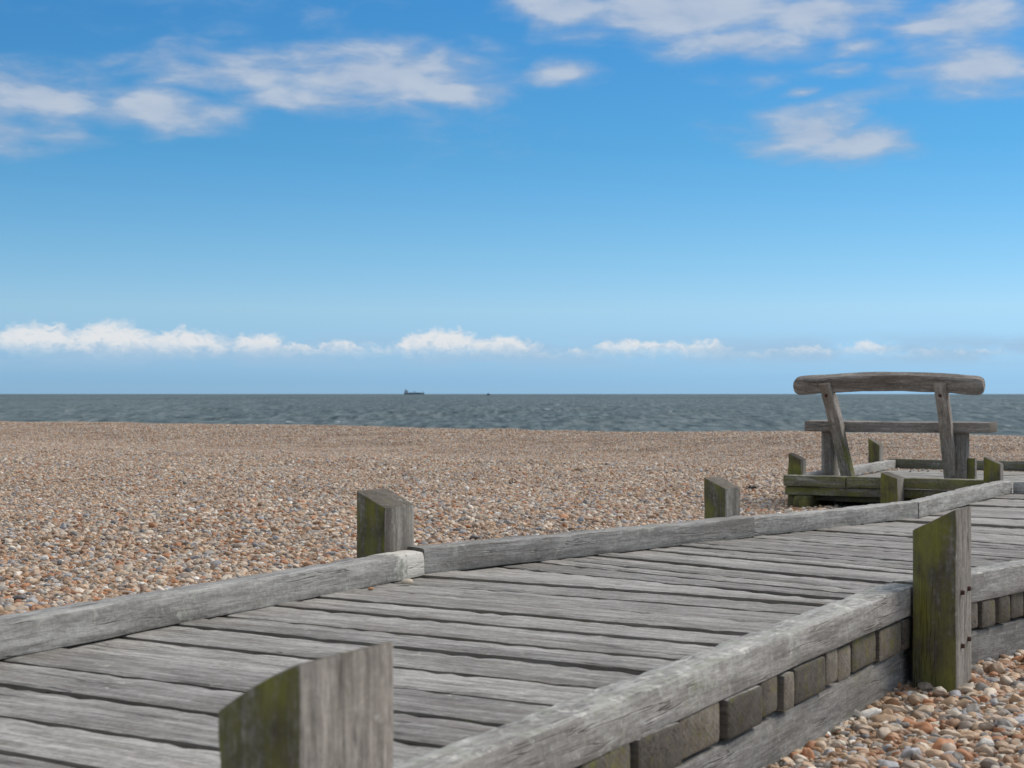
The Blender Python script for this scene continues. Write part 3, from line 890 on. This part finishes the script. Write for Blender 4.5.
# ------------------------------------------------------------------ ships on the horizon
M_HULL = flat_mat('ship_hull_hazed', (0.16, 0.20, 0.25), 0.5, 0, 0.15, 0.2)  # distance haze is mixed into this grey-blue colour
M_WHITE = flat_mat('ship_white_hazed', (0.36, 0.42, 0.48), 0.5, 0, 0.1, 0.2)  # white with the same distance haze mixed into the colour
M_DKBOAT = flat_mat('boat_dark_paint', (0.025, 0.03, 0.04), 0.5, 0, 0.2, 1)
def box(bm, x0, x1, y0, y1, z0, z1):
    r_ = bmesh.ops.create_cube(bm, size=1.0)
    bmesh.ops.scale(bm, vec=(x1-x0, y1-y0, z1-z0), verts=r_['verts'])
    bmesh.ops.translate(bm, vec=((x0+x1)/2, (y0+y1)/2, (z0+z1)/2), verts=r_['verts'])
def hull(L, Bm, D, sheer=0.0):
    bm = bmesh.new(); rows = []
    for i in range(17):
        t = i/16; x = -L/2 + L*t
        w = Bm/2*min(1, (1-t)*5+0.02)**0.6 * (0.85 + 0.15*min(1, t*8))
        d = D + sheer*max(0, (t-0.85)/0.15) + sheer*0.4*max(0, (0.12-t)/0.12)
        rows.append([bm.verts.new((x + (L*0.02 if i == 16 else 0), -w, d)), bm.verts.new((x, -w*0.9, -1)), bm.verts.new((x, w*0.9, -1)), bm.verts.new((x + (L*0.02 if i == 16 else 0), w, d))])
    for a_, b_ in zip(rows[:-1], rows[1:]):
        for k in range(4): bm.faces.new((a_[k], a_[(k+1) % 4], b_[(k+1) % 4], b_[k]))
    bm.faces.new(rows[0][::-1]); bm.faces.new(rows[-1])
    bmesh.ops.recalc_face_normals(bm, faces=bm.faces)
    return bm
def sub(name, bm, mat, parent):
    me = bpy.data.meshes.new(name); bm.to_mesh(me); bm.free(); me.materials.append(mat)
    o = bpy.data.objects.new(name, me); COL.objects.link(o); o.parent = parent; return o
D1 = 9000.0
ship = thing('cargo_ship', 'long low cargo ship on the horizon with its bridge tower at the stern', 'ship', ((414.0-512)/FPX*D1, D1, SEA_Z))
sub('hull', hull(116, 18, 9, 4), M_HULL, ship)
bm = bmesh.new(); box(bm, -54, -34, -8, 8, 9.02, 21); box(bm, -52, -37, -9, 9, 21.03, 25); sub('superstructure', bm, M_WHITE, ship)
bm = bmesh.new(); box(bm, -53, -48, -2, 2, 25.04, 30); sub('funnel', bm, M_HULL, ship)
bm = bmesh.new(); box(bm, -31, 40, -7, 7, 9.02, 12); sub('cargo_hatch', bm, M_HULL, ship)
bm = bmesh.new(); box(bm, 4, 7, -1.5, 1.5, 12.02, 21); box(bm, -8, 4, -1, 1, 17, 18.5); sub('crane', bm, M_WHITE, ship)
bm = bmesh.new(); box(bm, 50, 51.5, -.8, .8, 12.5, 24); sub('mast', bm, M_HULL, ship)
D2 = 4200.0
boat = thing('fishing_boat', 'tiny dark fishing boat on the horizon to the right of the cargo ship', 'boat', ((488.5-512)/FPX*D2, D2, SEA_Z))
sub('hull', hull(10.5, 4, 2.2, 1.2), M_DKBOAT, boat)
bm = bmesh.new(); box(bm, -2.4, 1.2, -1.3, 1.3, 2.22, 5.0); sub('wheelhouse', bm, M_DKBOAT, boat)
bm = bmesh.new(); box(bm, -0.6, -0.35, -.12, .12, 5.02, 8.5); sub('mast', bm, M_DKBOAT, boat)

# ------------------------------------------------------------------ sky
SUN_EL, SUN_AZ = 44.0, 64.0          # azimuth clockwise from the view direction
world = bpy.data.worlds.new('World'); scene.world = world; world.use_nodes = True
t = NT(world.node_tree); bg = t.n['Background']
sky = t.new('ShaderNodeTexSky', sky_type='NISHITA'); sky.sun_disc = False
sky.sun_elevation = R(SUN_EL); sky.sun_rotation = R(SUN_AZ); sky.air_density = 1.0; sky.dust_density = 0.0; sky.ozone_density = 2.5; sky.altitude = 0
SKY_K = 0.055
hs = t.new('ShaderNodeHueSaturation'); hs.inputs['Saturation'].default_value = 1.12; hs.inputs['Value'].default_value = 1.0
t.l.new(sky.outputs[0], hs.inputs['Color'])
d = t.new('ShaderNodeTexCoord').outputs['Generated']
sx = t.new('ShaderNodeSeparateXYZ'); t.l.new(d, sx.inputs[0])
az = t.math('MULTIPLY', t.math('ARCTAN2', sx.outputs[0], sx.outputs[1]), 57.29578)
el = t.math('MULTIPLY', t.math('ARCSINE', sx.outputs[2]), 57.29578)
gain = t.ramp(t.math('DIVIDE', el, 24.0), [(0.0, (.295, .575, 1.31)), (0.022, (.305, .583, 1.26)), (0.13, (.575, .78, 1.09)), (0.22, (.505, .78, 1.02)), (0.375, (.355, .755, .96)), (0.6, (.31, .76, 1.0))])
skyc = t.mix(1.0, hs.outputs[0], gain, 'MULTIPLY')
cp = t.new('ShaderNodeCombineXYZ'); t.l.new(az, cp.inputs[0]); t.l.new(el, cp.inputs[1])
p = cp.outputs[0]
def ae(x, y):
    a_ = math.atan((x-512)/FPX); return math.degrees(a_), math.degrees(math.atan((394-y)/FPX*math.cos(a_)))
# clouds: (cx, cy, half width, half height, weight) measured on the photograph, kept as sky directions
HIGH = [(240, 72, 110, 26, .75), (380, 74, 130, 34, 1.0), (455, 92, 60, 18, .9), (160, 112, 85, 22, .85), (35, 96, 100, 28, .78), (10, 132, 70, 22, .52), (330, 100, 110, 16, .7), (566, 74, 44, 13, .72),
        (570, 6, 80, 20, .95), (690, 8, 150, 34, 1.1), (815, 14, 90, 26, .95), (735, 42, 95, 18, .9), (960, 20, 75, 28, .9), (975, 68, 66, 26, .95), (866, 44, 40, 10, .6),
        (808, 132, 56, 28, 1.05), (850, 143, 70, 20, 1.05), (803, 92, 20, 7, .6), (838, 70, 26, 8, .45), (870, 95, 34, 9, .4), (735, 127, 30, 8, .25), (462, 138, 30, 10, .08), (755, 78, 40, 8, .28), (230, 12, 60, 10, .08)]
LOW = [(38, 342, 46, 20, 1.0), (112, 344, 46, 24, 1.0), (185, 347, 52, 18, 1.0), (258, 348, 34, 15, .9), (340, 352, 50, 12, .55), (440, 347, 44, 20, 1.05), (500, 350, 46, 15, .95), (640, 351, 56, 13, .9), (700, 352, 34, 12, .95),
       (560, 356, 40, 8, .5), (820, 355, 50, 9, .6), (868, 353, 36, 12, .85), (990, 357, 56, 8, .6), (300, 352, 40, 9, .6), (380, 354, 46, 9, .55), (600, 356, 44, 8, .55), (760, 357, 50, 8, .5), (925, 357, 46, 8, .55), (1100, 350, 60, 18, .9), (-80, 345, 70, 20, .9)]
def cloud_mask(lst, pp, grow=1.0):
    out = None
    for (cx, cy, w, h, k) in lst:
        a_, e_ = ae(cx, cy); sxw = 1/(w*grow/FPX*57.3); syh = 1/(h*grow/FPX*57.3)
        q = t.vmath('MULTIPLY_ADD', pp, (sxw, syh, 0), (-a_*sxw, -e_*syh, 0))
        m_ = t.math('MULTIPLY', t.math('SUBTRACT', 1.0, t.vmath('LENGTH', q)), k)
        out = m_ if out is None else t.math('MAXIMUM', out, m_)
    return out
# unseen cloud cover added behind and overhead, to soften and whiten the light
wn1 = t.noise(t.vmath('MULTIPLY', p, (0.28, 0.6, 0)), 1.0, 4, 0.5)
wp = t.vmath('MULTIPLY_ADD', t.vmath('SUBTRACT', wn1.outputs['Color'], (0.5, 0.5, 0.5)), (1.7, 0.8, 0), p)
mh = cloud_mask(HIGH, wp, 1.22)
fb = t.noise(t.vmath('MULTIPLY', wp, (0.42, 1.22, 0)), 1.0, 6, 0.52).outputs[0]
behind = t.math('MULTIPLY', t.maprange(t.noise(t.vmath('MULTIPLY', d, (2.2, 2.2, 4)), 1.0, 6, .55).outputs[0], 0.36, 0.56), t.math('MAXIMUM', t.maprange(t.math('ABSOLUTE', az), 26, 34), t.maprange(el, 22, 32)))
dens_h = t.maprange(t.math('ADD', t.math('MULTIPLY', mh, 0.80), t.math('MULTIPLY', t.math('SUBTRACT', fb, 0.5), 1.15)), -0.14, 0.62)
dens_h = t.math('MULTIPLY', dens_h, t.maprange(mh, -0.30, 0.08))
wn2 = t.noise(t.vmath('MULTIPLY', p, (1.5, 2.4, 0)), 1.0, 6, 0.62)
wp2 = t.vmath('MULTIPLY_ADD', t.vmath('SUBTRACT', wn2.outputs['Color'], (0.5, 0.5, 0.5)), (1.1, 0.75, 0), p)
ml = cloud_mask(LOW, wp2)
fb2 = t.noise(t.vmath('MULTIPLY', wp2, (2.2, 3.6, 0)), 1.0, 8, 0.6).outputs[0]
dl_ = t.math('ADD', t.math('MULTIPLY', ml, 0.9), t.math('MULTIPLY', t.math('SUBTRACT', fb2, 0.5), 0.8))
dens_l = t.maprange(dl_, -0.05, 0.34)
# flat, paler bases
flatb = t.maprange(t.math('ADD', el, t.math('MULTIPLY', t.math('SUBTRACT', fb2, 0.5), 0.9)), ae(512, 363)[1], ae(512, 340)[1])
hazeb = t.math('MULTIPLY', t.maprange(t.math('ABSOLUTE', t.math('SUBTRACT', el, ae(512, 352)[1])), 0.1, 0.85, 1.0, 0.0), t.maprange(t.noise(t.vmath('MULTIPLY', p, (0.22, 1.0, 0)), 1.0, 5).outputs[0], 0.36, 0.56))
CW = 7.6
lit_h = t.ramp(t.math('ADD', t.math('MULTIPLY', dens_h, 0.5), t.math('MULTIPLY', fb, 0.5)), [(0.3, (0.34*CW, 0.50*CW, 0.76*CW)), (0.58, (0.45*CW, 0.56*CW, 0.74*CW)), (0.82, (0.64*CW, 0.71*CW, 0.82*CW))])
fb3 = t.noise(t.vmath('MULTIPLY', t.vmath('ADD', wp2, (0.10, -0.16, 0)), (2.2, 3.6, 0)), 1.0, 8, 0.6).outputs[0]
relief = t.math('MULTIPLY', t.math('SUBTRACT', fb3, fb2), 1.5)
lit_l = t.ramp(t.math('ADD', t.math('ADD', t.math('MULTIPLY', flatb, 0.55), 0.22), relief), [(0.2, (0.46*CW, 0.66*CW, 0.86*CW)), (0.72, (0.93*CW, 0.95*CW, 0.97*CW))])
c = t.mix(t.math('MULTIPLY', hazeb, 0.75), skyc, (0.42*CW, 0.635*CW, 0.86*CW))
c = t.mix(t.math('MULTIPLY', dens_l, t.math('ADD', 0.06, t.math('MULTIPLY', flatb, 0.88))), c, lit_l)
c = t.mix(t.math('MULTIPLY', dens_h, 0.86), c, lit_h)
c = t.mix(t.math('MULTIPLY', t.math('MULTIPLY', behind, t.maprange(el, 2, 12)), 0.85), c, (0.95*CW, 0.95*CW, 0.95*CW))
t.l.new(c, bg.inputs['Color']); bg.inputs['Strength'].default_value = SKY_K
world.cycles.sampling_method = 'MANUAL'; world.cycles.sample_map_resolution = 512

sl = bpy.data.lights.new('sun', 'SUN'); sl.energy = 1.5; sl.angle = R(24); sl.color = (1.0, 0.925, 0.83)
s_o = bpy.data.objects.new('sun', sl); COL.objects.link(s_o)
sd = Vector((math.sin(R(SUN_AZ))*math.cos(R(SUN_EL)), math.cos(R(SUN_AZ))*math.cos(R(SUN_EL)), math.sin(R(SUN_EL))))
s_o.rotation_euler = sd.to_track_quat('Z', 'Y').to_euler(); s_o.location = (20, 10, 40)

# ------------------------------------------------------------------ camera
cam = bpy.data.cameras.new('camera'); co = bpy.data.objects.new('camera', cam); COL.objects.link(co)
cam.sensor_width = 36; cam.lens = FPX/1024*36; cam.clip_start = 0.05; cam.clip_end = 200000
co.location = (0, 0, CAM_H); co.rotation_euler = (R(90) + math.atan(10/FPX), 0, 0)
cam.dof.use_dof = True; cam.dof.focus_distance = 6.8; cam.dof.aperture_fstop = 8.5; cam.dof.aperture_blades = 0
scene.camera = co

scene.view_settings.view_transform = 'Standard'; scene.view_settings.look = 'None'
scene.view_settings.exposure = 1.0; scene.view_settings.gamma = 1.0; scene.view_settings.use_curve_mapping = False
scene.render.engine = 'CYCLES'
scene.cycles.max_bounces = 5; scene.cycles.diffuse_bounces = 3; scene.cycles.glossy_bounces = 3
scene.cycles.use_denoising = True
scene.render.film_transparent = False
